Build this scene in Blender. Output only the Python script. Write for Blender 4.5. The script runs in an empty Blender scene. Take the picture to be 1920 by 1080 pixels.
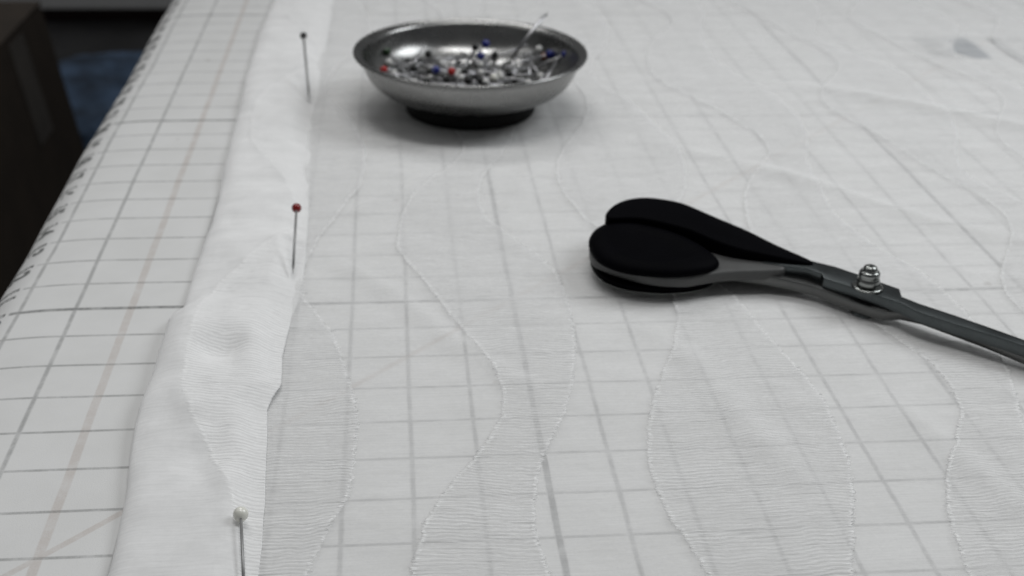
import bpy, bmesh, math, random
from mathutils import Vector, Matrix, noise
S = 0.0254                      # everything below is written in inches of the ruled table cover
sc = bpy.context.scene
col = sc.collection
R = random.Random(7)

# ------------------------------------------------------------------ camera
cam = bpy.data.cameras.new('camera'); camo = bpy.data.objects.new('camera', cam); col.objects.link(camo)
CAM = Vector((7.8337, -10.4854, 10.9672))
right = Vector((0.99548149, -0.09192959, 0.02378123))
down = Vector((-0.02148298, -0.46199372, -0.88662296))
fwd = Vector((0.09249367, 0.88210586, -0.46188112))
m = Matrix((right, -down, -fwd)).transposed().to_4x4()
m.translation = CAM * S
camo.matrix_world = m
cam.sensor_width = 36; cam.lens = 2326.93 / 1920 * 36
cam.clip_start = 0.02; cam.clip_end = 60
cam.dof.use_dof = True; cam.dof.focus_distance = 17.6 * S; cam.dof.aperture_fstop = 13
cam.dof.aperture_blades = 0
sc.camera = camo

# ------------------------------------------------------------------ light
w = bpy.data.worlds.new('World'); sc.world = w; w.use_nodes = True
w.node_tree.nodes['Background'].inputs[0].default_value = (0.96, 0.98, 1.0, 1)
w.node_tree.nodes['Background'].inputs[1].default_value = 0.10
def area(name, loc, target, sx, sy, power, spread=180, color=(1, 1, 0.995)):
    l = bpy.data.lights.new(name, 'AREA'); l.shape = 'RECTANGLE'; l.size = sx * S; l.size_y = sy * S
    l.energy = power; l.color = color; l.spread = math.radians(spread)
    o = bpy.data.objects.new(name, l); col.objects.link(o)
    o.location = Vector(loc) * S
    d = (Vector(target) - Vector(loc)).normalized()
    o.rotation_euler = d.to_track_quat('-Z', 'Y').to_euler()
    return o
area('ceiling_lamp_far', (4, 56, 62), (10, 10, 0), 46, 9, 3.15, 130)
area('ceiling_lamp_above', (12, 12, 62), (10, 4, 0), 40, 10, 4.1, 130)
area('window_soft', (56, 22, 44), (9, 8, 0), 26, 26, 4.2, 120, (0.95, 0.98, 1.0))
area('ceiling_lamp_left', (-38, 16, 60), (10, 12, 0), 14, 40, 0.9, 120)
area('background_fill', (-45, 118, 62), (-30, 125, -36), 46, 9, 5.0, 120)  # added fill, no known fixture: brightens cabinet, floor, box and bundle behind
sc.view_settings.view_transform = 'Standard'; sc.view_settings.look = 'None'
sc.view_settings.exposure = 0; sc.view_settings.gamma = 1; sc.view_settings.use_curve_mapping = False
sc.cycles.max_bounces = 10; sc.cycles.transparent_max_bounces = 16

# ------------------------------------------------------------------ helpers
def tag(o, label=None, cat=None, group=None, kind=None):
    if label: o['label'] = label
    if cat: o['category'] = cat
    if group: o['group'] = group
    if kind: o['kind'] = kind
    return o
def obj(name, verts, faces, mat, parent=None, smooth=False, auto=None):
    me = bpy.data.meshes.new(name)
    me.from_pydata([tuple(Vector(v) * S) for v in verts], [], faces); me.update()
    if smooth:
        for p in me.polygons: p.use_smooth = True
    o = bpy.data.objects.new(name, me); col.objects.link(o)
    if mat: me.materials.append(mat)
    if parent: o.parent = parent
    return o
def from_bm(name, bm, mat, parent=None, smooth=False):
    bm.normal_update()
    me = bpy.data.meshes.new(name)
    bmesh.ops.scale(bm, vec=(S, S, S), verts=bm.verts)
    bm.to_mesh(me); bm.free()
    for p in me.polygons: p.use_smooth = smooth
    o = bpy.data.objects.new(name, me); col.objects.link(o)
    if mat: me.materials.append(mat)
    if parent: o.parent = parent
    return o
def empty(name, loc=(0, 0, 0)):
    o = bpy.data.objects.new(name, None); col.objects.link(o)
    o.location = Vector(loc) * S; o.empty_display_size = 0.01
    return o
def lathe(name, prof, mat, parent, n=96, center=(0, 0, 0), smooth=True):
    vs, fs = [], []
    for i in range(n):
        a = 2 * math.pi * i / n
        for r, z in prof: vs.append((center[0] + r * math.cos(a), center[1] + r * math.sin(a), center[2] + z))
    k = len(prof)
    for i in range(n):
        j = (i + 1) % n
        for q in range(k - 1): fs.append((i * k + q, j * k + q, j * k + q + 1, i * k + q + 1))
    o = obj(name, vs, fs, mat, parent, smooth)
    bm = bmesh.new(); bm.from_mesh(o.data)
    bmesh.ops.remove_doubles(bm, verts=bm.verts, dist=1e-7)
    bmesh.ops.recalc_face_normals(bm, faces=bm.faces)
    bm.to_mesh(o.data); bm.free()
    return o
def smoothpoly(pts, k=4, closed=True):
    """Catmull-Rom through the points"""
    n = len(pts); out = []
    for i in range(n if closed else n - 1):
        g = (lambda j: pts[j % n]) if closed else (lambda j: pts[max(0, min(n - 1, j))])
        p0, p1, p2, p3 = g(i - 1), g(i), g(i + 1), g(i + 2)
        for s in range(k):
            t = s / k
            out.append(tuple(0.5 * (2 * b + (-a + c) * t + (2 * a - 5 * b + 4 * c - d) * t * t + (-a + 3 * b - 3 * c + d) * t ** 3)
                             for a, b, c, d in zip(p0, p1, p2, p3)))
    if not closed: out.append(tuple(pts[-1]))
    return out
def slab(name, pts, z0, z1, mat, parent, bev=0.03, seg=3, zf=None, smooth=True, angle=40):
    bm = bmesh.new()
    vs = [bm.verts.new((p[0], p[1], z0)) for p in pts]
    f = bm.faces.new(vs)
    r = bmesh.ops.extrude_face_region(bm, geom=[f])
    for v in r['geom']:
        if isinstance(v, bmesh.types.BMVert): v.co.z = z1
    bmesh.ops.recalc_face_normals(bm, faces=bm.faces)
    if bev > 0:
        ed = [e for e in bm.edges if abs(e.verts[0].co.z - e.verts[1].co.z) < 1e-6]
        bmesh.ops.bevel(bm, geom=ed, offset=bev, segments=seg, profile=0.5, affect='EDGES', clamp_overlap=True)
    if zf:
        for v in bm.verts: v.co.z = zf(v.co.x, v.co.y, v.co.z)
    bmesh.ops.triangulate(bm, faces=[f for f in bm.faces if len(f.verts) > 4])
    o = from_bm(name, bm, mat, parent, smooth)
    if smooth:
        try: o.data.set_sharp_from_angle(angle=math.radians(angle))
        except Exception: pass
    return o
def interp(tab, y):
    if y <= tab[0][0]: return tab[0][1]
    for (a, b), (c, d) in zip(tab, tab[1:]):
        if y <= c:
            t = (y - a) / (c - a); t = t * t * (3 - 2 * t) * 0.4 + t * 0.6
            return b + (d - b) * t
    return tab[-1][1]
def nz(x, y, z=0.0, s=1.0): return noise.noise(Vector((x * s, y * s, z)))

# ------------------------------------------------------------------ materials
class NT:
    def __init__(s, name):
        s.m = bpy.data.materials.new(name); s.m.use_nodes = True; s.t = s.m.node_tree
        s.b = s.t.nodes['Principled BSDF']; s.out = s.t.nodes['Material Output']
    def n(s, typ, **kw):
        o = s.t.nodes.new(typ)
        for k, v in kw.items(): setattr(o, k, v)
        return o
    def l(s, a, b): s.t.links.new(a, b)
    def val(s, inp, v):
        if isinstance(v, (int, float)): inp.default_value = v
        elif isinstance(v, (tuple, list)): inp.default_value = v
        else: s.l(v, inp)
    def math(s, op, a, b=None, c=None, clamp=False):
        o = s.n('ShaderNodeMath', operation=op); o.use_clamp = clamp
        s.val(o.inputs[0], a)
        if b is not None: s.val(o.inputs[1], b)
        if c is not None: s.val(o.inputs[2], c)
        return o.outputs[0]
    def mix(s, f, a, b):
        o = s.n('ShaderNodeMix', data_type='RGBA'); s.val(o.inputs[0], f); s.val(o.inputs[6], a); s.val(o.inputs[7], b)
        return o.outputs[2]
    def noise(s, vec, scale, detail=3, rough=0.55, dist=0.0):
        o = s.n('ShaderNodeTexNoise'); o.inputs['Scale'].default_value = scale; o.inputs['Detail'].default_value = detail
        o.inputs['Roughness'].default_value = rough; o.inputs['Distortion'].default_value = dist
        s.l(vec, o.inputs['Vector']); return o.outputs[0]
    def scale(s, vec, v):
        o = s.n('ShaderNodeVectorMath', operation='MULTIPLY'); s.l(vec, o.inputs[0]); o.inputs[1].default_value = v
        return o.outputs[0]
    def ramp(s, x, a, b, lo=0.0, hi=1.0, smooth=True):
        o = s.n('ShaderNodeMapRange'); o.interpolation_type = 'SMOOTHSTEP' if smooth else 'LINEAR'
        s.val(o.inputs['Value'], x); s.val(o.inputs['From Min'], a); s.val(o.inputs['From Max'], b)
        s.val(o.inputs['To Min'], lo); s.val(o.inputs['To Max'], hi); return o.outputs[0]
    def bump(s, h, strength, dist, normal=None):
        o = s.n('ShaderNodeBump'); o.inputs['Strength'].default_value = strength; o.inputs['Distance'].default_value = dist
        s.l(h, o.inputs['Height'])
        if normal: s.l(normal, o.inputs['Normal'])
        return o.outputs[0]
    def coord(s):   # object coordinates in inches
        g = s.n('ShaderNodeTexCoord'); return s.scale(g.outputs['Object'], (1 / S, 1 / S, 1 / S))
def plain(name, color, rough=0.5, metal=0.0, nscale=None, namp=0.15, bumps=None, coat=0.0, spec=0.5):
    k = NT(name); v = k.coord(); b = k.b
    b.inputs['Roughness'].default_value = rough; b.inputs['Metallic'].default_value = metal
    b.inputs['Coat Weight'].default_value = coat; b.inputs['Specular IOR Level'].default_value = spec
    n = k.noise(v, nscale or 1.5, 4)
    dark = tuple(c * (1 - namp) for c in color) + (1,); lite = tuple(min(1, c * (1 + namp)) for c in color) + (1,)
    k.l(k.mix(k.ramp(n, 0.3, 0.7), dark, lite), b.inputs['Base Color'])
    if bumps:
        nb = k.noise(v, bumps[0], 3); k.l(k.bump(nb, bumps[1], bumps[2] * S), b.inputs['Normal'])
    return k.m

def cover_material():
    k = NT('ruled_cotton'); b = k.b
    uv = k.n('ShaderNodeUVMap'); uv.uv_map = 'ruled'
    sp = k.n('ShaderNodeSeparateXYZ'); k.l(uv.outputs[0], sp.inputs[0])
    u, v = sp.outputs[0], sp.outputs[1]
    wob = k.math('MULTIPLY', k.math('SUBTRACT', k.noise(uv.outputs[0], 0.35, 2), 0.5), 0.06)
    wob2 = k.math('MULTIPLY', k.math('SUBTRACT', k.noise(k.scale(uv.outputs[0], (1, 1, 1)), 0.27, 2), 0.5), 0.06)
    uu = k.math('ADD', u, wob); vv = k.math('ADD', v, wob2)
    def lines(x, period, half, soft=0.02, off=0.0):
        d = k.math('PINGPONG', k.math('ADD', x, 1000.0 * period + off), period / 2)     # distance to the nearest multiple
        return k.ramp(d, half - soft * 0.5, half + soft, 1.0, 0.0)
    gate = k.ramp(u, 0.80, 0.84)                        # ruled lines stop short of the number strip
    notbrown = k.ramp(k.math('ABSOLUTE', k.math('SUBTRACT', uu, 3.0)), 0.2, 0.25)
    colsl = k.math('MULTIPLY', lines(uu, 1.0, 0.028, 0.03), notbrown)
    rows = lines(vv, 1.0, 0.024)
    boldc = lines(uu, 10.0, 0.044); boldr = lines(vv, 10.0, 0.046)
    br = k.ramp(k.math('ABSOLUTE', k.math('SUBTRACT', uu, 3.0)), 0.055, 0.085, 1.0, 0.0)
    dd = k.math('ABSOLUTE', k.math('SUBTRACT', uu, vv))
    diag = k.ramp(dd, 0.055, 0.095, 1.0, 0.0)
    wear = k.ramp(k.noise(uv.outputs[0], 2.3, 4, 0.7), 0.30, 0.60, 0.45, 1.0)
    wear2 = k.ramp(k.noise(uv.outputs[0], 38.0, 2, 0.7), 0.30, 0.65, 0.72, 1.0)
    ww = k.math('MULTIPLY', wear, wear2)
    grey = k.math('MAXIMUM', k.math('MULTIPLY', colsl, 0.50), k.math('MULTIPLY', rows, 0.52))
    grey = k.math('MAXIMUM', grey, k.math('MAXIMUM', k.math('MULTIPLY', boldc, 0.74), k.math('MULTIPLY', boldr, 0.82)))
    grey = k.math('MULTIPLY', k.math('MULTIPLY', grey, ww), gate)
    tanm = k.math('MULTIPLY', k.math('MULTIPLY', k.math('MAXIMUM', br, diag), 0.34), k.math('MULTIPLY', ww, gate))
    n1 = k.noise(uv.outputs[0], 0.6, 5, 0.6)
    base = k.mix(k.ramp(n1, 0.3, 0.7), (0.660, 0.660, 0.652, 1), (0.705, 0.705, 0.700, 1))
    n2 = k.noise(uv.outputs[0], 45.0, 3, 0.7)
    base = k.mix(k.ramp(n2, 0.35, 0.75, 0.0, 0.16), base, (0.50, 0.50, 0.48, 1))
    spk = k.ramp(k.noise(uv.outputs[0], 2.6, 2, 0.4), 0.755, 0.79)      # small stains
    base = k.mix(k.math('MULTIPLY', spk, 0.55), base, (0.26, 0.23, 0.20, 1))
    c = k.mix(tanm, base, (0.36, 0.26, 0.20, 1))
    c = k.mix(grey, c, (0.055, 0.058, 0.057, 1))
    k.l(c, b.inputs['Base Color']); b.inputs['Roughness'].default_value = 0.75; b.inputs['Specular IOR Level'].default_value = 0.25
    weave = k.noise(k.scale(uv.outputs[0], (40, 40, 1)), 1.0, 3, 0.7)
    k.l(k.bump(weave, 0.35, 0.012 * S), b.inputs['Normal'])
    return k.m

def sheer_material(name='sheer_weave', strength=1.0, dense=0.0):
    """thin white cloth: threads (diffuse + translucent) with see-through gaps, ribbed where the attribute band > 0"""
    k = NT(name); k.t.nodes.remove(k.b)
    uv = k.n('ShaderNodeUVMap'); uv.uv_map = 'cloth'; P = uv.outputs[0]
    at = k.n('ShaderNodeAttribute'); at.attribute_name = 'band'; sd = at.outputs['Fac']
    sp = k.n('ShaderNodeSeparateXYZ'); k.l(P, sp.inputs[0]); u, v = sp.outputs[0], sp.outputs[1]
    fr = k.math('MULTIPLY', k.math('SUBTRACT', k.noise(k.scale(P, (1.5, 11, 1)), 1.0, 3, 0.75), 0.5), 0.16)
    s1 = k.math('ADD', sd, fr)
    mask = k.ramp(s1, -0.010 - dense * 0.2, 0.016 + dense * 0.2)
    edge = k.math('MULTIPLY', k.ramp(k.math('ABSOLUTE', k.math('SUBTRACT', s1, 0.035)), 0.0, 0.058, 1.0, 0.0),
                  k.ramp(k.noise(k.scale(P, (3, 15, 1)), 1.0, 2, 0.6), 0.40, 0.66))
    # rib phase: threads running across, pushed about a little
    bend = k.math('MULTIPLY', k.math('SUBTRACT', k.noise(k.scale(P, (0.55, 0.35, 1)), 1.0, 3), 0.5), 0.55)
    jit = k.math('MULTIPLY', k.math('SUBTRACT', k.noise(k.scale(P, (2.5, 9, 1)), 1.0, 3, 0.7), 0.5), 0.10)
    ph = k.math('ADD', k.math('ADD', v, bend), k.math('ADD', jit, k.math('MULTIPLY', u, 0.02)))
    rib = k.math('SINE', k.math('MULTIPLY', ph, 2 * math.pi * 13.0))
    rib01 = k.math('MULTIPLY_ADD', rib, 0.5, 0.5)
    amp = k.ramp(k.noise(k.scale(P, (0.6, 1.6, 1)), 1.0, 4, 0.65), 0.30, 0.66, 0.25, 1.0)
    slub = k.noise(k.scale(P, (2.2, 34, 1)), 1.0, 4, 0.72)
    slubr = k.ramp(slub, 0.32, 0.70)
    gap = k.ramp(k.noise(k.scale(P, (0.9, 26, 1)), 1.0, 2, 0.6), 0.63, 0.70)       # pulled threads: dark short lines
    fine = k.noise(k.scale(P, (30, 70, 1)), 1.0, 2, 0.6)
    # coverage of threads at normal view
    plainA = k.ramp(k.noise(k.scale(P, (1.0, 20, 1)), 1.0, 4, 0.7), 0.25, 0.75, 0.46 + dense, 0.56 + dense)
    patch = k.ramp(k.noise(k.scale(P, (0.9, 1.3, 1)), 1.0, 4, 0.7), 0.35, 0.7, -0.05, 0.07)
    plainA = k.math('ADD', plainA, patch)
    ribA = k.math('ADD', 0.65 + dense * 0.75, k.math('MULTIPLY', k.math('SUBTRACT', k.math('MULTIPLY', rib01, amp), k.math('MULTIPLY', gap, 0.9)), 0.26))
    ribA = k.math('ADD', ribA, k.math('MULTIPLY', k.math('SUBTRACT', slubr, 0.5), 0.12))
    cov = k.math('ADD', plainA, k.math('MULTIPLY', mask, k.math('SUBTRACT', ribA, plainA)))
    cov = k.math('ADD', cov, k.math('MULTIPLY', edge, 0.30 - 0.8 * dense), clamp=True)
    # path through the threads gets longer at grazing incidence: T = (1-cov)^(1/cos)
    geo = k.n('ShaderNodeNewGeometry')
    dt = k.n('ShaderNodeVectorMath', operation='DOT_PRODUCT'); k.l(geo.outputs['Incoming'], dt.inputs[0]); k.l(geo.outputs['True Normal'], dt.inputs[1])
    cs = k.math('MAXIMUM', k.math('ABSOLUTE', dt.outputs['Value']), 0.12)
    T = k.math('POWER', k.math('SUBTRACT', 1.0, k.math('MINIMUM', cov, 0.985)), k.math('DIVIDE', 0.60, k.math('POWER', cs, 0.5)))
    A = k.math('SUBTRACT', 1.0, T)
    # bump
    h = k.math('MULTIPLY', mask, k.math('ADD', k.math('MULTIPLY', k.math('MULTIPLY', rib01, amp), 1.0), k.math('MULTIPLY', slubr, 0.9)))
    h = k.math('ADD', h, k.math('MULTIPLY', edge, 2.0))
    h = k.math('ADD', h, k.math('MULTIPLY', slub, 0.45))
    h = k.math('ADD', h, k.math('MULTIPLY', fine, 0.20))
    h = k.math('SUBTRACT', h, k.math('MULTIPLY', k.math('MULTIPLY', gap, mask), 1.0))
    nrm = k.bump(h, 0.62 * strength, 0.014 * S)
    wr = k.noise(k.scale(P, (1.1, 0.5, 1)), 1.0, 3, 0.5)
    nrm = k.bump(wr, 0.5, 0.10 * S, nrm)
    tone = k.mix(k.ramp(fine, 0.3, 0.7), (0.885 + dense * 0.17, 0.885 + dense * 0.17, 0.885 + dense * 0.17, 1), (0.93 + dense * 0.12, 0.93 + dense * 0.12, 0.925 + dense * 0.12, 1))
    tone = k.mix(k.math('MAXIMUM', mask, edge), tone, (0.920 + dense * 0.05, 0.920 + dense * 0.05, 0.916 + dense * 0.05, 1))
    nearfade = k.ramp(slub, 0.35, 0.6)
    tone = k.mix(k.math('MULTIPLY', edge, nearfade), tone, (0.99, 0.99, 0.985, 1))
    df = k.n('ShaderNodeBsdfDiffuse'); k.l(tone, df.inputs[0]); k.l(nrm, df.inputs['Normal'])
    tl = k.n('ShaderNodeBsdfTranslucent'); k.l(tone, tl.inputs[0]); k.l(nrm, tl.inputs['Normal'])
    mx = k.n('ShaderNodeMixShader'); k.l(k.ramp(mask, 0, 1, 0.16 - dense * 0.2, 0.10), mx.inputs[0]); k.l(df.outputs[0], mx.inputs[1]); k.l(tl.outputs[0], mx.inputs[2])
    tr = k.n('ShaderNodeBsdfTransparent')
    m2 = k.n('ShaderNodeMixShader'); k.l(A, m2.inputs[0]); k.l(tr.outputs[0], m2.inputs[1]); k.l(mx.outputs[0], m2.inputs[2])
    k.l(m2.outputs[0], k.out.inputs[0])
    return k.m

def brushed(name, color, rough, ring=True, aniso=0.4, nsc=(4, 4, 120)):
    k = NT(name); b = k.b; v = k.coord()
    b.inputs['Metallic'].default_value = 1.0
    n = k.noise(k.scale(v, nsc), 1.0, 3, 0.6); n2 = k.noise(v, 1.2, 4, 0.6)
    k.l(k.ramp(n2, 0.3, 0.7, rough * 0.85, rough * 1.2), b.inputs['Roughness'])
    k.l(k.mix(n, tuple(c * 0.86 for c in color) + (1,), tuple(min(1, c * 1.12) for c in color) + (1,)), b.inputs['Base Color'])
    k.l(k.bump(n, 0.10, 0.004 * S), b.inputs['Normal'])
    return k.m

M_cover = cover_material(); M_sheer = sheer_material(); M_hem = sheer_material('folded_weave', 0.72, 0.26)
M_print = plain('printed_ink', (0.16, 0.165, 0.16), 0.8, nscale=12, namp=0.3)
M_blue = plain('blue_ink', (0.022, 0.058, 0.095), 0.8, nscale=8)
M_steel = brushed('dish_steel', (0.29, 0.29, 0.285), 0.27)
M_rubber = plain('black_rubber', (0.006, 0.006, 0.006), 0.7, spec=0.2)
M_grip = plain('black_plastic_grip', (0.0012, 0.0012, 0.002), 0.6, bumps=(9, 0.15, 0.01), spec=0.025)
M_bow = plain('grey_coated_bow', (0.085, 0.086, 0.085), 0.42, bumps=(20, 0.1, 0.004), spec=0.25)
M_blade = brushed('dark_shear_steel', (0.092, 0.102, 0.104), 0.36, nsc=(60, 6, 6))
M_blade2 = brushed('ground_blade_edge', (0.12, 0.122, 0.12), 0.32, nsc=(60, 6, 6))
M_nut = brushed('nut_steel', (0.27, 0.28, 0.27), 0.22)
M_pinsteel = plain('pin_steel', (0.46, 0.46, 0.47), 0.36, 1.0)
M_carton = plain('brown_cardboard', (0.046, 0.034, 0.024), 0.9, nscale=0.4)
M_tape = plain('packing_tape', (0.095, 0.085, 0.075), 0.6, nscale=0.4)
M_floor = plain('dark_floor_boards', (0.020, 0.020, 0.021), 0.5, nscale=0.10, namp=0.5)
M_denim = plain('blue_denim', (0.044, 0.074, 0.125), 0.9, nscale=0.20, namp=0.6, bumps=(1.2, 0.6, 0.3))
M_cab = plain('grey_white_board', (0.50, 0.50, 0.50), 0.7, nscale=0.05, namp=0.08)
M_kick = plain('red_black_plinth', (0.02, 0.004, 0.004), 0.6)
M_wood = plain('table_board', (0.30, 0.24, 0.17), 0.6)
M_leg = plain('table_leg_paint', (0.03, 0.03, 0.03), 0.5)
M_wall = plain('room_wall', (0.09, 0.09, 0.09), 0.8, nscale=0.02)
def head_mat(name, c, coat=0.3, alpha=None):
    k = NT(name); b = k.b; v = k.coord()
    k.l(k.mix(k.noise(v, 14, 3), tuple(x * .75 for x in c) + (1,), c + (1,)), b.inputs['Base Color'])
    b.inputs['Roughness'].default_value = 0.22; b.inputs['Coat Weight'].default_value = coat; b.inputs['Coat Roughness'].default_value = 0.08
    b.inputs['Subsurface Weight'].default_value = 0.0
    return k.m
HM = dict(black=head_mat('black_bead', (0.006, 0.006, 0.006), 0.1), red=head_mat('red_bead', (0.42, 0.012, 0.010), 0.2),
          darkred=head_mat('dark_red_bead', (0.24, 0.006, 0.006), 0.1),
          blue=head_mat('blue_bead', (0.010, 0.020, 0.20), 0.2), pearl=head_mat('pearl_bead', (0.86, 0.855, 0.78), 0.4),
          white=head_mat('white_bead', (0.66, 0.66, 0.64), 0.6), green=head_mat('green_bead', (0.02, 0.055, 0.02), 0.2),
          orange=head_mat('orange_bead', (0.28, 0.09, 0.03), 0.2))

# ------------------------------------------------------------------ room seen beyond the table edge
FZ = -36.0
tag(obj('floor', [(-160, -80, FZ), (160, -80, FZ), (160, 260, FZ), (-160, 260, FZ)], [(0, 1, 2, 3)], M_floor), kind='structure')
def box(name, x0, x1, y0, y1, z0, z1, mat, parent=None, bev=0.1):
    return slab(name, [(x0, y0), (x1, y0), (x1, y1), (x0, y1)], z0, z1, mat, parent, bev, 2, smooth=False)
cabn = empty('cabinet', (-40, 160, FZ))
cab_parts = [box('front_panel', -110, 10, 158.8, 176, -34.2, 6, M_cab, None, 0.3), box('plinth', -109, 9, 160.5, 175, FZ, -34.21, M_kick, None, 0.05)]
for o in cab_parts:
    o.parent = cabn; o.matrix_parent_inverse = Matrix.Translation(-cabn.location)
tag(cabn, 'pale grey cabinet front on a dark red plinth, far behind the table', 'cabinet')
# carton beside the table: near corner edge leans slightly away
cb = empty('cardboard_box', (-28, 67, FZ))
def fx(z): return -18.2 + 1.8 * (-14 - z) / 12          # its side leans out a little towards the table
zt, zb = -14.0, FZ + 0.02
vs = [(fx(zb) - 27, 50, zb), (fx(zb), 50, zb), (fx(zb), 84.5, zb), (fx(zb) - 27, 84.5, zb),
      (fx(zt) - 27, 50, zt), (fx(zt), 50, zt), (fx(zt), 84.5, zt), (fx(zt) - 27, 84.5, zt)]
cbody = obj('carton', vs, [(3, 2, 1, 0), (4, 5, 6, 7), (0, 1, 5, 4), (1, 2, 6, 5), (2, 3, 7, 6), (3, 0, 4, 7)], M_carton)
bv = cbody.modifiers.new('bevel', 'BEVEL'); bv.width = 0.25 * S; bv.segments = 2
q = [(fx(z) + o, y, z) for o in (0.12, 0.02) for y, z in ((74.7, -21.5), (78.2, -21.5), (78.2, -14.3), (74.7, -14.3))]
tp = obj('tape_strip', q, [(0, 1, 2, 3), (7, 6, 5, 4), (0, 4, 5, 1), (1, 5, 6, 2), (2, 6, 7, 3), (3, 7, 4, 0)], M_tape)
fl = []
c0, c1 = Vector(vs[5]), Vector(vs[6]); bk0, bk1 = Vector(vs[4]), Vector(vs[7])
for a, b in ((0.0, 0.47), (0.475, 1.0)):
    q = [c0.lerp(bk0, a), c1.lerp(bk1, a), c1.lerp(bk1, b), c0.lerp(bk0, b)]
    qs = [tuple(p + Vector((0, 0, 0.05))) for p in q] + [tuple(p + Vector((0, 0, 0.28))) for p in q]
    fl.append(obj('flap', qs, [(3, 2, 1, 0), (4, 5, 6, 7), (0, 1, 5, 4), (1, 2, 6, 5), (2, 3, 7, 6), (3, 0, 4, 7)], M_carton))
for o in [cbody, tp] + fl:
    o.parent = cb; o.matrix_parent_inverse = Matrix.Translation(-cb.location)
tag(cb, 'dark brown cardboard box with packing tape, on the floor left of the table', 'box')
# bundle of blue cloth on the floor
bm = bmesh.new(); bmesh.ops.create_icosphere(bm, subdivisions=5, radius=1.0)
for v in bm.verts:
    p = v.co.copy()
    n = 1 + 0.28 * noise.noise(p * 1.6 + Vector((3, 1, 2))) + 0.16 * abs(noise.noise(p * 4.2)) + 0.05 * noise.noise(p * 11)
    v.co = Vector((p.x * 10.5 * n, p.y * 12 * n, max(-1.0, p.z * 6.0 * n)))
bund = from_bm('denim_bundle', bm, M_denim, None, True); bund.location = Vector((-21, 118, FZ + 1.02)) * S
tag(bund, 'crumpled blue denim bundle on the dark floor behind the cardboard box', 'cloth bundle')

# ------------------------------------------------------------------ table
XT, YT0, YT1 = 60.0, -9.0, 66.0
tb = empty('cutting_table', (30, 28, FZ))
tparts = [box('table_top', 1.25, XT, YT0 + 1, YT1 - 1, -2.2, -0.75, M_wood, None, 0.5)]
for x in (4, 57):
    for y in (-5, 61): tparts.append(box('leg', x - 1, x + 1, y - 1, y + 1, FZ, -2.21, M_leg, None, 0.1))
for o in tparts:
    o.parent = tb; o.matrix_parent_inverse = Matrix.Translation(-tb.location)
tag(tb, 'cutting table under the ruled cloth cover', 'table')

def sag(x): return -0.05 * (2 - x) ** 2 if x < 2 else 0.0
# cross-section of the cover as (u, x, z): flat, a soft roll over the edge, then hanging
XC, RC = 1.0, 1.05
def prof(u):
    if u >= XC: return u, sag(u)
    a0 = math.atan(0.10)
    s = XC - u; arc = RC * (math.radians(86) - a0)
    cx = XC - RC * math.sin(a0) * -1 * 0; zc = sag(XC)
    def P(a): return XC - RC * (math.sin(a) - math.sin(a0)), zc - RC * (math.cos(a0) - math.cos(a))
    if s < arc: return P(a0 + s / RC)
    x, z = P(a0 + arc / RC); e = s - arc
    return x - e * math.cos(math.radians(86)), z - e * math.sin(math.radians(86))
def cover_pt(u, v, off=0.0):
    x, z = prof(u); x2, z2 = prof(u + 0.01)
    nx, nzz = -(z2 - z), (x2 - x); L = math.hypot(nx, nzz)
    if u < 2:   # loose edge: gentle waviness
        k = min(1, (2 - u) / 1.5); x += 0.045 * k * math.sin(v * 0.55 + 0.6) * 0.6 + 0.03 * k * nz(0.3, v, 1.0, 0.5)
    return (x + nx / L * off, v, z + nzz / L * off)
us = [-8 + i * 0.5 for i in range(14)] + [-1.0 + i * 0.08 for i in range(40)] + [2.2 + i * 0.8 for i in range(72)]
vsn = [YT0 + i * 0.5 for i in range(int((YT1 - YT0) / 0.5) + 1)]
V, F = [], []
for u in us:
    for v in vsn: V.append(cover_pt(u, v))
nv = len(vsn)
for i in range(len(us) - 1):
    for j in range(nv - 1): F.append((i * nv + j, (i + 1) * nv + j, (i + 1) * nv + j + 1, i * nv + j + 1))
cover = obj('table_cover', V, F, M_cover, None, True)
uvl = cover.data.uv_layers.new(name='ruled')
for lp in cover.data.loops:
    i, j = divmod(lp.vertex_index, nv); uvl.data[lp.index].uv = (us[i], vsn[j])
sol = cover.modifiers.new('thickness', 'SOLIDIFY'); sol.thickness = 0.03 * S; sol.offset = -1
tag(cover, 'off-white cloth cover ruled in a one inch grid with numbers along its edge', 'table cover')

# printed numbers on the edge strip
def number(txt, v0):
    cu = bpy.data.curves.new('t', 'FONT'); cu.body = txt; cu.size = 0.62; cu.align_x = 'CENTER'; cu.align_y = 'CENTER'; cu.offset = 0.022
    o = bpy.data.objects.new('t', cu); col.objects.link(o)
    dg = bpy.context.evaluated_depsgraph_get(); me = bpy.data.meshes.new_from_object(o.evaluated_get(dg))
    bpy.data.objects.remove(o)
    bm = bmesh.new(); bm.from_mesh(me)
    bmesh.ops.triangulate(bm, faces=bm.faces)
    bmesh.ops.subdivide_edges(bm, edges=[e for e in bm.edges if e.calc_length() > 0.08], cuts=2, use_grid_fill=False)
    for q in bm.verts:
        tx, ty = q.co.x, q.co.y                       # text runs towards the viewer, tops towards the table middle
        q.co = Vector(cover_pt(0.47 + ty * 1.05, v0 - tx * 0.95, 0.006))
    bmesh.ops.recalc_face_normals(bm, faces=bm.faces)
    return from_bm('printed_number', bm, M_print, cover)
for i in range(2, 60): number(str(i), i - 0.12)
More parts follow.
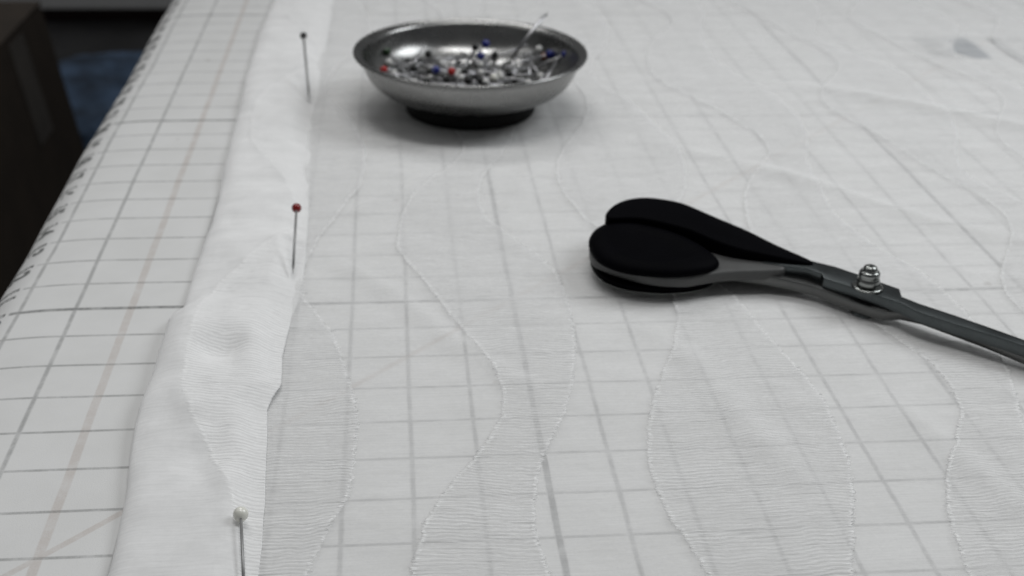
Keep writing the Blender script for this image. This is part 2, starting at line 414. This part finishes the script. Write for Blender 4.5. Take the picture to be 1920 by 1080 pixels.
# printed emblem and the start of a letter showing through the sheer cloth
def flat(name, pts, mat, k=3, z=0.006):
    P = smoothpoly(pts, k) if k > 1 else pts
    bm = bmesh.new(); f = bm.faces.new([bm.verts.new((p[0], p[1], z)) for p in P])
    bmesh.ops.triangulate(bm, faces=[f]); bmesh.ops.recalc_face_normals(bm, faces=bm.faces)
    if sum(f.normal.z for f in bm.faces) < 0: bmesh.ops.reverse_faces(bm, faces=bm.faces)
    return from_bm(name, bm, mat, cover)
flat('emblem_panel', [(25.15, 27.10), (26.17, 27.04), (26.22, 26.31), (26.12, 24.91), (25.64, 24.88), (25.14, 25.57), (24.99, 25.82), (25.28, 25.98), (25.46, 26.4), (25.48, 26.74)], M_blue, 1)
M_greyink = plain('grey_ink', (0.020, 0.034, 0.034), 0.8, nscale=3)
flat('emblem_swirl', [(24.38, 27.12), (24.98, 27.05), (25.22, 26.70), (25.16, 26.20), (24.85, 26.02), (24.42, 26.02), (24.38, 26.58)], M_greyink, 2)
flat('emblem_foot', [(24.34, 25.85), (24.62, 25.82), (24.95, 25.50), (25.24, 24.92), (24.33, 24.94), (24.38, 25.42)], M_greyink, 1)
flat('printed_letter', [(26.85, 27.0), (27.28, 26.94), (27.20, 26.13), (27.25, 24.9), (28.6, 24.7), (28.6, 24.25), (26.86, 24.35), (26.82, 24.74), (26.82, 25.8), (26.84, 26.38)], M_greyink, 1)
flat('printed_letter', [(27.45, 26.95), (28.7, 26.8), (28.7, 26.6), (27.45, 26.72)], M_greyink, 1)
flat('printed_letter', [(27.5, 25.95), (28.7, 25.85), (28.7, 25.65), (27.5, 25.75)], M_greyink, 1)

# ------------------------------------------------------------------ sheer cloth
PER = 11.4
def per(tab, y):                                     # repeat a traced edge with the pattern's period
    y0 = tab[0][0]; t = (y - y0) % PER + y0
    return interp(tab, t)
def mk(pts): return [(y, x) for x, y in pts]
EA = mk([(6.05, 0.0), (6.25, 1.2), (6.61, 2.42), (6.82, 3.23), (7.09, 3.99), (7.14, 4.49), (7.17, 5.17), (7.19, 5.89), (7.15, 6.43), (7.04, 7.07), (6.91, 7.85), (6.73, 8.68), (6.44, 9.37), (6.11, 10.11), (6.05, 11.4)])
EBl = mk([(7.82, 0.9), (7.94, 2.33), (8.14, 3.32), (8.34, 3.79), (8.6, 4.34), (8.95, 4.9), (9.24, 5.48), (9.47, 6.06), (9.51, 6.69), (9.43, 7.37), (9.25, 8.0), (9.02, 8.62), (8.67, 9.67), (8.31, 10.76), (7.97, 11.75), (7.82, 12.3)])
EBr = mk([(10.4, 0.9), (10.0, 1.7), (9.77, 2.21), (9.69, 2.99), (9.72, 3.58), (9.84, 4.33), (10.0, 4.86), (10.23, 5.42), (10.49, 6.01), (10.74, 6.96), (10.92, 8.0), (10.98, 8.75), (11.02, 9.77), (10.96, 10.87), (10.75, 11.6), (10.4, 12.3)])
ECl = mk([(12.2, 1.3), (11.82, 2.08), (11.72, 2.75), (11.59, 3.22), (11.54, 3.84), (11.53, 4.5), (11.66, 5.34), (11.92, 6.24), (12.25, 7.05), (12.67, 8.1), (12.93, 9.05), (13.04, 10.2), (12.9, 11.3), (12.2, 12.7)])
ECr = mk([(13.5, 0.4), (13.65, 1.3), (13.81, 1.95), (14.13, 2.83), (14.46, 3.79), (14.65, 4.59), (14.73, 5.31), (14.78, 6.16), (14.7, 6.91), (14.52, 7.91), (14.38, 8.78), (14.2, 9.83), (13.7, 10.9), (13.5, 11.8)])
EDl = mk([(15.2, 0.6), (15.34, 1.85), (15.47, 2.51), (15.6, 3.1), (15.87, 3.84), (16.07, 4.23), (16.49, 4.91), (16.93, 5.8), (17.03, 6.53), (17.0, 7.14), (16.78, 7.7), (16.5, 8.6), (16.0, 9.7), (15.4, 11.0), (15.2, 12.0)])
EDr = mk([(17.4, 2.2), (17.5, 3.5), (17.76, 5.29), (18.03, 6.06), (18.28, 6.9), (18.45, 8.2), (18.4, 9.5), (18.2, 10.7), (17.7, 12.0), (17.4, 13.6)])
edges = [(lambda y: -5), lambda y: per(EA, y)]
for e in (EBl, EBr, ECl, ECr, EDl, EDr): edges.append(lambda y, e=e: per(e, y))
for i in range(8):                                    # further columns, out to the right and far side
    c = 20.3 + i * 3.55; ph = 1.9 * i
    edges.append(lambda y, c=c, ph=ph: c + 0.75 * math.sin(2 * math.pi * y / PER + ph) + 0.2 * math.sin(4 * math.pi * y / PER + ph * 1.7))
    edges.append(lambda y, c=c, ph=ph: c + 1.9 + 0.65 * math.sin(2 * math.pi * y / PER + ph + 2.2) + 0.2 * math.sin(4 * math.pi * y / PER + ph))
def band_sd(x, y):
    best = -9; 
    E = [e(y) for e in edges]
    for a, b in zip(E[::2], E[1::2]):
        best = max(best, min(x - a, b - x))
    return max(-1, min(1, best))
HL = [(-4, 4.05), (1, 4.02), (2.58, 4.02), (3.93, 3.97), (5.36, 3.83), (6.38, 3.77), (7.33, 3.82), (8.37, 3.82), (9.11, 3.80), (9.7, 3.97), (11.64, 3.98), (14.19, 4.03), (17.26, 3.93), (20.0, 3.89), (23.25, 3.80), (27.42, 3.78), (31.88, 3.93), (36, 3.9), (60, 4.0)]
HR = [(-4, 6.02), (2.46, 5.96), (3.81, 5.92), (5.25, 5.83), (6.30, 5.76), (6.55, 5.80), (6.97, 5.93), (7.9, 5.88), (9.2, 5.93), (10.11, 6.03), (11.55, 6.06), (13.56, 6.01), (16.21, 5.92), (19.37, 5.80), (20.77, 5.80), (21.6, 5.86), (23.21, 5.83), (27.4, 5.89), (31.88, 5.93), (60, 6.0)]
CREASES = [(8.3, 9.2, -0.95, 0.22, 0.07, 3.6), (13.2, 6.0, 1.9, 0.30, 0.06, 3.5), (18.0, 14.5, -0.75, 0.30, 0.09, 5.5), (10.6, 14.8, 1.35, 0.25, 0.06, 3.0), (16.5, 4.0, -1.2, 0.25, 0.06, 3.0), (7.4, 14.5, 1.0, 0.2, 0.06, 2.2), (22.5, 20.0, -0.6, 0.35, 0.10, 6.0)]
def sheet_z(x, y):
    z = 0.045 + 0.045 * (nz(x, y, 2, 0.35) + 0.6) + 0.022 * nz(x, y, 5, 1.0) + 0.010 * nz(x * 0.6, y * 1.6, 8, 1.6)
    z += 0.05 * max(0, nz(x + 9, y * 0.5, 3, 0.22))            # places where the cloth stands off the table
    for cx, cy, ca, cw, ch, cl_ in CREASES:                     # long soft creases
        dx, dy = x - cx, y - cy; u_ = dx * math.cos(ca) + dy * math.sin(ca); v_ = -dx * math.sin(ca) + dy * math.cos(ca)
        if abs(u_) < cl_: z += ch * math.exp(-((v_ + 0.12 * math.sin(u_ * 0.9)) / cw) ** 2) * (1 - (u_ / cl_) ** 2)
    for px, py, r in ((9.97, 20.6, 2.6),):                      # weighed down under the dish
        d = math.hypot(x - px, y - py); z *= 0.35 + 0.65 * min(1, max(0, (d - 1.4) / r))
    return max(0.02, z)
import numpy as np
xs = [4.02 + i * 0.115 for i in range(int(34 / 0.115))]; ys = [-4 + i * 0.125 for i in range(int(52 / 0.125))]
V, F, BD, UV = [], [], [], []
for x0 in xs:
    for y in ys:
        sft = (interp(HL, y) + 0.06 - 4.02) * max(0, 1 - (x0 - 4.02) / 2.0)
        x = x0 + sft
        V.append((x, y, sheet_z(x, y))); BD.append(0.0); UV.append((x, y))
ny = len(ys)
Ey = [[e(y) for e in edges] for y in ys]
for i, x0 in enumerate(xs):
    for j in range(ny):
        x = V[i * ny + j][0]; E = Ey[j]; best = -9
        for a, b in zip(E[::2], E[1::2]): best = max(best, min(x - a, b - x))
        BD[i * ny + j] = max(-1.0, min(1.0, best))
for i in range(len(xs) - 1):
    for j in range(ny - 1): F.append((i * ny + j, (i + 1) * ny + j, (i + 1) * ny + j + 1, i * ny + j + 1))
cl = empty('sheer_cloth', (5, 10, 0.03))
def cloth_part(name, V, F, BD, UV, mat=M_sheer):
    o = obj(name, V, F, mat, None, True)
    a = o.data.attributes.new('band', 'FLOAT', 'POINT'); a.data.foreach_set('value', BD)
    l = o.data.uv_layers.new(name='cloth')
    idx = np.empty(len(o.data.loops), dtype=np.int32); o.data.loops.foreach_get('vertex_index', idx)
    uvs = np.array(UV, dtype=np.float32)[idx].ravel(); l.data.foreach_set('uv', uvs)
    o.parent = cl; o.matrix_parent_inverse = Matrix.Translation(-cl.location)
    return o
cloth_part('cloth_sheet', V, F, BD, UV)
# loose thread ends along the ribbed bands
M_thread = plain('white_thread', (0.97, 0.97, 0.96), 0.9, spec=0.1)
V, F = [], []
RT = random.Random(21)
for e in edges[1:9]:
    left = edges.index(e) % 2 == 0
    y = 1.2
    while y < 13:
        y += RT.uniform(0.035, 0.16) * (1 + y * 0.05)
        if RT.random() < 0.5: continue
        x = e(y) + (0.03 if left else -0.03); d = (-1 if left else 1)
        L = RT.uniform(0.03, 0.09) * (1.8 if RT.random() < 0.08 else 1); bendy = RT.uniform(-0.04, 0.04); up = RT.uniform(0.004, 0.020); rad = RT.uniform(0.003, 0.005)
        base = len(V); n = 5
        for q in range(n):
            t = q / (n - 1); X = x + d * L * (t if t < 0.8 else 0.8 - (t - 0.8) * 0.5); Y = y + bendy * math.sin(t * 2.4)
            Z = sheet_z(X, Y) + 0.004 + up * math.sin(math.pi * t)
            for oy, oz in ((rad, 0), (0, rad), (-rad, 0), (0, -rad)): V.append((X, Y + oy, Z + oz))
        for q in range(n - 1):
            for k in range(4):
                k2 = (k + 1) % 4; F.append((base + q * 4 + k, base + q * 4 + k2, base + q * 4 + 4 + k2, base + q * 4 + 4 + k))
fr_ = obj('fringe', V, F, M_thread, None, True); fr_['kind'] = 'stuff'
fr_.parent = cl; fr_.matrix_parent_inverse = Matrix.Translation(-cl.location)
tag(cl, 'sheer white cloth with wavy ribbed bands and a folded edge, over the ruled cover', 'cloth')
# folded edge: closed, slightly puffed strip
EH = mk([(5.75, 1.6), (5.72, 2.3), (5.66, 3.0), (5.42, 4.0), (5.02, 5.0), (4.62, 5.9), (4.38, 6.7), (4.30, 8.0), (4.30, 9.3), (4.50, 10.3), (4.9, 11.3), (5.3, 12.2), (5.75, 13.0)])
HH = [(-4, 0.17), (2.5, 0.17), (4, 0.19), (5.5, 0.25), (7.0, 0.24), (8.2, 0.30), (9.2, 0.29), (10, 0.20), (11.5, 0.19), (14, 0.21), (17, 0.19), (21, 0.23), (26, 0.20), (60, 0.2)]
LIFT = [(-4, 0.02), (2, 0.02), (3.5, 0.03), (5.5, 0.10), (6.5, 0.13), (8.3, 0.12), (9.3, 0.10), (9.9, 0.03), (11, 0.02), (60, 0.02)]
RL = [(-4, 0.04), (5.0, 0.035), (6.2, 0.04), (6.8, 0.10), (7.4, 0.08), (9, 0.04), (10, 0.02), (60, 0.005)]
NT_, NB = 44, 14
ysh = [-4 + i * 0.10 for i in range(520)]
V, F, BD, UV = [], [], [], []
for y in ysh:
    xl, xr, H = interp(HL, y), interp(HR, y), interp(HH, y)
    xl += 0.02 * nz(0.2, y, 7, 1.3); xr += 0.012 * nz(0.7, y, 9, 1.5)
    l0, r0 = interp(LIFT, y), interp(RL, y)
    ring = []
    for i in range(NT_ + 1):
        t = 0.5 - 0.5 * math.cos(math.pi * i / NT_); x = xl + (xr - xl) * t
        env = (1 - (1 - min(1, t / 0.18)) ** 2) ** 0.5 * (0.10 * min(1, (1 - t) / 0.006) + 0.90 * (lambda q: q * q * (3 - 2 * q))(min(1, (1 - t) / 0.30)))
        ww = 0.08 * nz(x, y * 0.8, 4, 0.8) + 0.03 * nz(x, y, 8, 1.8)
        crease = 0.05 * math.exp(-((x - interp(EH, y) if 1.6 < y < 13 else 9) / 0.22) ** 2)
        z = l0 * (1 - t) + r0 * t + 0.045 + env * max(0.03, H * (0.75 + 0.25 * math.sin(math.pi * t)) + ww + crease)
        dip = 0.24 * math.exp(-((x - 4.85) / 0.42) ** 2 - ((y - 7.95) / 0.50) ** 2) + 0.15 * math.exp(-((x - 5.0) / 0.32) ** 2 - ((y - 4.9) / 0.8) ** 2)
        dip += sum(0.07 * math.exp(-((x - a) / 0.10) ** 2 - ((y - b) / 0.22) ** 2) for a, b in ((5.87, 11.25), (5.66, 21.0)))
        ring.append((x, y, z - dip * env))
    for i in range(1, NB):
        t = 0.5 + 0.5 * math.cos(math.pi * i / NB); x = xl + (xr - xl) * t
        ring.append((x, y, (l0 * (1 - t) + r0 * t) * (0.9) + 0.045 + 0.02 * math.sin(math.pi * t)))
    for k, p in enumerate(ring):
        V.append(p); UV.append((p[0] + 40 if k <= NT_ else p[0] + 80, y))
        BD.append(max(-1.0, min(1.0, (p[0] - per(EH, y)))) if k <= NT_ else -0.5)
nr = NT_ + NB
for j in range(len(ysh) - 1):
    for i in range(nr):
        i2 = (i + 1) % nr; F.append((j * nr + i, j * nr + i2, (j + 1) * nr + i2, (j + 1) * nr + i))
fo = cloth_part('folded_edge', V, F, BD, UV, M_hem)
fo['label'] = 'thick folded hem along the left side of the cloth'

# ------------------------------------------------------------------ pins
HEAD = {}
def pin_meshes(color):
    if color in HEAD: return HEAD[color]
    bm = bmesh.new(); bmesh.ops.create_uvsphere(bm, u_segments=20, v_segments=14, radius=0.098)
    for v in bm.verts: v.co.z += 0.0
    h = from_bm('head', bm, HM[color], None, True)
    bm = bmesh.new(); bmesh.ops.create_cone(bm, segments=8, cap_ends=True, radius1=0.0025, radius2=0.022, depth=0.16)
    for v in bm.verts: v.co.z += -1.42
    g = bmesh.ops.create_cone(bm, segments=8, cap_ends=True, radius1=0.022, radius2=0.022, depth=1.29)
    for v in g['verts']: v.co.z += -0.695
    s = from_bm('shaft', bm, M_pinsteel, None, True)
    HEAD[color] = (h.data, s.data)
    bpy.data.objects.remove(h); bpy.data.objects.remove(s)
    return HEAD[color]
DULL = {}
def dull_shaft(me):                                   # the pins in the hem are less polished
    if 'm' not in DULL:
        DULL['m'] = me.copy(); DULL['m'].materials.clear(); DULL['m'].materials.append(plain('dull_pin_steel', (0.36, 0.36, 0.36), 0.6, 1.0))
    return DULL['m']
def pin(head, tail, color, label, group=None, name='straight_pin', cat='pin', hs=1.0, ls=1.0, ws=1.0):
    """ball-headed pin, origin at the head, shaft towards tail"""
    hd, sh = pin_meshes(color)
    o = bpy.data.objects.new(name, None); col.objects.link(o); o.empty_display_size = 0.005
    d = (Vector(head) - Vector(tail)).normalized()
    o.location = Vector(head) * S; o.rotation_mode = 'QUATERNION'; o.rotation_quaternion = d.to_track_quat('Z', 'X')
    a = bpy.data.objects.new('head', hd); b = bpy.data.objects.new('shaft', sh)
    if name == 'hem_pin': b.data = dull_shaft(sh)
    for c in (a, b): col.objects.link(c); c.parent = o
    a.scale = (hs,) * 3; b.scale = (ws, ws, ls)
    tag(o, label, cat, group)
    return o
def bpt(px, py, z):                                  # where a ray of the traced photo meets height z
    d = right * ((px - 960) / 2326.93) + down * ((py - 540) / 2326.93) + fwd
    t = (z - CAM.z) / d.z; return CAM + d * t
def hempin(h, s_, color, label, ws, extra=0.3, hs=1.0):
    h, s_ = Vector(h), Vector(s_); s_ = s_ + (h - s_).normalized() * 0.10; L = (h - s_).length + extra
    pin(h, s_, color, label, 'pins stuck in the folded hem', name='hem_pin', hs=hs, ls=L / 1.5, ws=ws)
hempin((5.652, 3.35, 0.335), (5.83, 1.90, 0.225), 'pearl', 'pin with a pearly white ball head nearest the viewer on the folded hem', 0.95, 0.0, 1.08)
hempin((5.880, 12.474, 0.85), bpt(549, 513, 0.23), 'darkred', 'pin with a dark red ball head stuck in the folded hem, middle of the three', 1.15, 0.12)
hempin((5.426, 23.415, 1.20), bpt(580, 186, 0.24), 'black', 'pin with a black ball head stuck in the folded hem beside the steel dish', 1.5, 0.12)

# ------------------------------------------------------------------ magnetic pin dish
DC = (9.86, 20.62)
dish = empty('pin_dish', (DC[0], DC[1], 0.03))
bowlprof = [(0.0, 0.44), (1.2, 0.44), (1.72, 0.46), (2.04, 0.53), (2.36, 0.68), (2.60, 0.90), (2.73, 1.13), (2.79, 1.33), (2.81, 1.45),
            (2.88, 1.48), (2.96, 1.495), (3.00, 1.52), (3.015, 1.56), (2.995, 1.60), (2.96, 1.61), (2.92, 1.60), (2.83, 1.555), (2.765, 1.49),
            (2.73, 1.34), (2.66, 1.12), (2.53, 0.92), (2.30, 0.73), (1.98, 0.59), (1.68, 0.52), (1.2, 0.50), (0.0, 0.50)]
bp_ = [bowlprof[0]] + smoothpoly(bowlprof[1:-1], 3, closed=False) + [bowlprof[-1]]
lathe('bowl', bp_, M_steel, dish, 128)
lathe('magnet_base', [(0, 0.01), (1.62, 0.01), (1.68, 0.03), (1.70, 0.08), (1.71, 0.42), (1.66, 0.46), (0, 0.46)], M_rubber, dish, 96)
tag(dish, 'round brushed steel dish on a black magnetic base, full of pins', 'pin dish')

def inbowl(p):                                       # height of the dish's inner surface
    r = math.hypot(p[0] - DC[0], p[1] - DC[1])
    tab = [(0, .50), (1.2, .50), (1.68, .52), (1.98, .59), (2.3, .73), (2.53, .92), (2.66, 1.12), (2.73, 1.34), (2.765, 1.5), (3, 1.6)]
    return interp(tab, r) + 0.03
G = 'pins lying in the steel dish'
key = [ # px, py, z of head; direction px, py, z of tip; colour; label
    (720, 131, 0.98, 770, 125, 0.62, 'red', 'bright red pin head by the left inside of the steel dish'),
    (847, 134, 1.22, 815, 118, 0.95, 'red', 'bright red pin head in the front middle of the steel dish'),
    (911, 82, 1.45, 880, 128, 0.60, 'blue', 'upper blue pin head standing up in the middle of the steel dish'),
    (901, 105, 1.10, 930, 140, 0.50, 'blue', 'lower blue pin head in the middle of the steel dish'),
    (1060, 102, 1.22, 1005, 125, 0.80, 'blue', 'blue pin head against the right inside of the steel dish'),
    (1031, 101, 1.12, 980, 118, 0.75, 'blue', 'blue pin head beside the orange one in the steel dish'),
    (817, 131, 1.12, 860, 140, 0.8, 'blue', 'blue pin head left of the red one in the steel dish'),
    (1020, 106, 0.98, 950, 122, 0.60, 'orange', 'orange brown pin head in the right of the steel dish'),
    (726, 96, 1.15, 760, 125, 0.70, 'green', 'dark green pin head at the left back of the steel dish'),
    (730, 117, 0.95, 790, 130, 0.60, 'white', 'shiny white pin head at the left inside of the steel dish'),
    (891, 88, 1.30, 870, 125, 0.60, 'black', 'black pin head standing beside the upper blue one in the dish'),
    (803, 101, 1.05, 850, 135, 0.80, 'black', 'black pin head at the back left of the heap, shaft pointing to the red head'),
    (775, 127, 0.95, 830, 100, 0.75, 'black', 'black pin head in the left of the heap, shaft pointing back'),
    (871, 134, 1.00, 930, 150, 0.80, 'black', 'black pin head just right of the middle red pin head'),
    (877, 150, 0.98, 830, 160, 0.85, 'black', 'black pin head at the front rim below the middle of the heap'),
    (901, 151, 0.98, 895, 120, 0.80, 'black', 'black pin head at the front rim, right of another black one'),
    (836, 149, 0.98, 790, 140, 0.80, 'black', 'black pin head at the front rim below the red pin head'),
    (954, 138, 0.95, 1000, 120, 0.75, 'black', 'black pin head in the right front of the heap, shaft pointing right'),
    (928, 103, 1.00, 880, 120, 0.75, 'black', 'black pin head behind the heap, right of the lower blue one'),
    (926, 145, 1.00, 985, 150, 0.85, 'pearl', 'cream white pin head at the front of the heap near the rim'),
    (1010, 92, 1.20, 950, 118, 0.80, 'white', 'pin with its bright shaft lying across the right of the dish'),
]
for px, py, z, qx, qy, z2, c, lab in key:
    h, t = bpt(px, py, z), bpt(qx, qy, z2)
    pin(h, t, c, lab, G, hs=1.05 if c != 'blue' else 1.15)
# two pins leaning up against the far right of the dish, points in the air
for (ax, ay, az), (bx, by, bz) in (((948, 121, 0.72), (1003, 50, 1.72)), ((955, 116, 0.80), (1001, 57, 1.66))):
    pin(bpt(ax, ay, az), bpt(bx, by, bz), 'white', 'white-headed pin leaning out of the steel dish, %s of the two' % ('longer' if bx > 1002 else 'shorter'), 'pins leaning out of the dish', hs=0.9, ls=1.15, ws=1.5)
pin(bpt(1020, 124, 0.72), bpt(1092, 88, 1.45), 'black', 'pin lying up the right wall of the steel dish, point at the rim', 'pins lying in the steel dish')
pin(bpt(1012, 130, 0.60), bpt(1062, 108, 1.15), 'white', 'pin with a white head half way up the right wall of the dish', 'pins lying in the steel dish')
names = {'black': 'black-headed pin in the heap in the steel dish', 'white': 'white-headed pin in the heap in the steel dish'}
for i in range(96):
    c = 'black' if R.random() < 0.40 else 'white'
    for _ in range(30):
        a = R.uniform(0, 2 * math.pi); r = 2.15 * math.sqrt(R.random()); th = R.uniform(0, 2 * math.pi)
        h = Vector((DC[0] + r * math.cos(a), DC[1] + r * math.sin(a) , 0))
        t = h + Vector((math.cos(th), math.sin(th), 0)) * R.uniform(1.25, 1.48)
        if math.hypot(t.x - DC[0], t.y - DC[1]) < 2.5: break
    lay = R.random() ** 1.3
    h.z = inbowl(h) + 0.08 + 0.50 * lay * (1 - r / 3.6); t.z = inbowl(t) + 0.02 + 0.42 * R.random() ** 1.3
    h.z = min(h.z, 1.25)
    dx, dy = h.x - DC[0], h.y - DC[1]
    where = ('left' if dx < -0.75 else 'right' if dx > 0.75 else 'middle') + (' front' if dy < -0.3 else ' back' if dy > 0.9 else '')
    pin(h, t, c, '%s-headed pin in the heap in the steel dish, %s part' % (c, where), G, hs=R.uniform(0.85, 1.2), ws=1.35)

# ------------------------------------------------------------------ shears
sh = empty('fabric_shears', (14.5, 10.0, 0.06))
SH = []
def tilt(x, y, z):                                   # the blades dip towards their points
    s = (Vector((x, y)) - Vector((17.0, 8.7))).dot(Vector((0.72, -0.69)))
    return z - max(0, s) * 0.035
up = [(14.959, 10.418), (15.719, 10.152), (16.103, 9.884), (16.449, 9.533), (16.78, 9.17), (17.01, 8.92), (16.94, 8.62), (17.18, 8.36), (17.65, 7.956), (18.136, 7.507), (18.568, 7.092), (19.349, 6.301), (20.6, 4.95), (20.62, 4.88),
      (19.30, 6.13), (18.474, 6.895), (18.028, 7.267), (17.522, 7.651), (17.017, 8.085), (16.834, 8.374), (16.472, 8.74), (16.172, 9.027), (15.858, 9.298), (15.743, 9.412), (15.755, 9.609), (15.563, 9.818), (15.138, 9.95), (14.767, 10.103)]
SH.append(slab('upper_blade', up, 0.40, 0.62, M_blade, None, 0.025, 2, tilt, angle=30))
lo = [(13.75, 10.60), (14.539, 10.332), (15.233, 10.186), (15.798, 9.98), (16.2, 9.65), (16.6, 9.25), (17.0, 8.80), (17.3, 8.50), (18.242, 7.60), (18.688, 7.20), (20.7, 5.1), (20.60, 4.88),
      (19.25, 6.10), (18.50, 6.96), (18.04, 7.48), (17.25, 8.25), (16.93, 8.48), (16.62, 8.52), (16.48, 8.62), (16.15, 8.92), (15.626, 9.437), (15.2, 9.68), (14.733, 9.86), (13.864, 10.10)]
def tl2(x, y, z):
    if z < 0.27: z += 0.06 * max(0, min(1, (x - 16.6) / 0.6))
    s = max(0, min(1, (x - 14.6) / 1.6)); r = 0.10 * (1 - s)
    return tilt(x, y, z) + r
SH.append(slab('lower_blade', lo, 0.17, 0.385, M_blade2, None, 0.03, 2, tl2, angle=30))
bow = [(11.564, 10.93), (11.71, 11.557), (11.982, 11.925), (12.328, 12.04), (13.309, 11.491), (13.93, 10.72), (14.45, 10.42), (14.95, 10.26), (15.2, 10.12), (15.1, 9.86), (14.6, 9.82), (14.0, 9.80), (13.45, 9.67), (13.15, 9.60), (12.557, 9.70), (12.01, 10.05), (11.611, 10.48)]
SH.append(slab('front_bow', smoothpoly(bow, 4), 0.36, 0.60, M_bow, None, 0.07, 4))
fg = [(11.543, 10.746), (11.60, 11.2), (11.80, 11.60), (12.143, 11.86), (12.671, 11.72), (13.249, 11.32), (13.66, 10.778), (13.90, 10.15), (13.80, 9.86), (13.472, 9.66), (12.932, 9.56), (12.447, 9.62), (11.992, 9.80), (11.64, 10.2)]
fgs = smoothpoly(fg, 5)
def shrink(P, k):
    cx = sum(p[0] for p in P) / len(P); cy = sum(p[1] for p in P) / len(P)
    return [(cx + (p[0] - cx) * k, cy + (p[1] - cy) * k) for p in P]
def ringslab(name, P, k, z0, z1, zin, mat, rb=0.07):
    """grip with a finger recess: outer wall, rounded shoulder, sunken floor"""
    rings = [(0.985, z0), (1.0, z0 + 0.02), (1.0, z0 + 0.06), (0.985, z0 + 0.10), (0.955, z0 + 0.135), (0.91, z0 + 0.165), (0.85, z1 - 0.02), (k + 0.05, z1), (k - 0.02, z1 - 0.005), (k - 0.10, (z1 + zin) / 2), (k - 0.20, zin), (0.2, zin)]
    V, F = [], []; n = len(P)
    for s, z in rings: V += [(p[0], p[1], z) for p in shrink(P, s)]
    for q in range(len(rings) - 1):
        for i in range(n):
            j = (i + 1) % n; F.append((q * n + i, q * n + j, (q + 1) * n + j, (q + 1) * n + i))
    F.append(tuple((len(rings) - 1) * n + i for i in range(n))); F.append(tuple(reversed(range(n))))
    o = obj(name, V, F, mat, None, True)
    bm = bmesh.new(); bm.from_mesh(o.data); bmesh.ops.recalc_face_normals(bm, faces=bm.faces); bm.to_mesh(o.data); bm.free()
    try: o.data.set_sharp_from_angle(angle=math.radians(50))
    except Exception: pass
    return o
SH.append(ringslab('front_grip', fgs, 0.70, 0.605, 0.82, 0.765, M_grip))
SH.append(slab('front_grip_underside', shrink(fgs, 0.93), 0.275, 0.355, M_grip, None, 0.03, 3))
SH.append(slab('front_grip_trim', shrink(fgs, 0.955), 0.238, 0.262, M_nut, None, 0.012, 2))
bg = [(12.018, 11.60), (12.10, 12.02), (12.474, 12.44), (13.003, 12.569), (13.661, 12.271), (14.198, 11.745), (14.685, 11.111), (15.073, 10.411), (15.377, 9.86), (15.499, 9.56), (15.45, 9.40), (15.0, 9.50), (14.694, 9.618), (14.172, 10.143), (13.383, 10.99), (12.65, 11.50)]
bg = [(12.018, 11.60), (12.10, 12.02), (12.474, 12.44), (13.003, 12.569), (13.661, 12.271), (14.198, 11.745), (14.75, 11.20), (15.20, 10.62), (15.60, 10.20), (15.72, 10.02), (15.60, 9.94), (15.0, 10.10), (14.4, 10.28), (13.95, 10.55), (13.383, 11.10), (12.65, 11.56)]
def bgz(x, y, z):                                     # the rear grip slims down towards the pivot
    s = max(0, min(1, (x - 13.6) / 2.1))
    return z if z < 0.62 else z - 0.27 * s
SH.append(slab('rear_grip', smoothpoly(bg, 4), 0.10, 0.94, M_grip, None, 0.07, 4, bgz))
PV = (16.42, 8.99)
lathe_center = (PV[0], PV[1], 0)
SH.append(lathe('washer', [(0.0, 0.622), (0.24, 0.622), (0.275, 0.63), (0.29, 0.645), (0.25, 0.665), (0.0, 0.665)], M_nut, None, 40, lathe_center))
SH.append(lathe('pivot_nut', [(0.0, 0.666), (0.185, 0.666), (0.205, 0.69), (0.205, 0.80), (0.185, 0.825), (0.175, 0.84), (0.19, 0.86), (0.19, 0.93), (0.165, 0.965), (0.14, 0.97), (0.135, 0.985),
                              (0.13, 1.02), (0.11, 1.05), (0.07, 1.07), (0.0, 1.075)], M_nut, None, 40, lathe_center))
SH.append(lathe('pivot_foot', [(0.0, 0.06), (0.20, 0.06), (0.22, 0.08), (0.22, 0.168), (0.0, 0.168)], M_blade, None, 40, lathe_center))
for o in SH:
    o.parent = sh; o.matrix_parent_inverse = Matrix.Translation(-sh.location)
tag(sh, 'fabric shears with black handles and dark steel blades lying on the sheer cloth', 'shears')
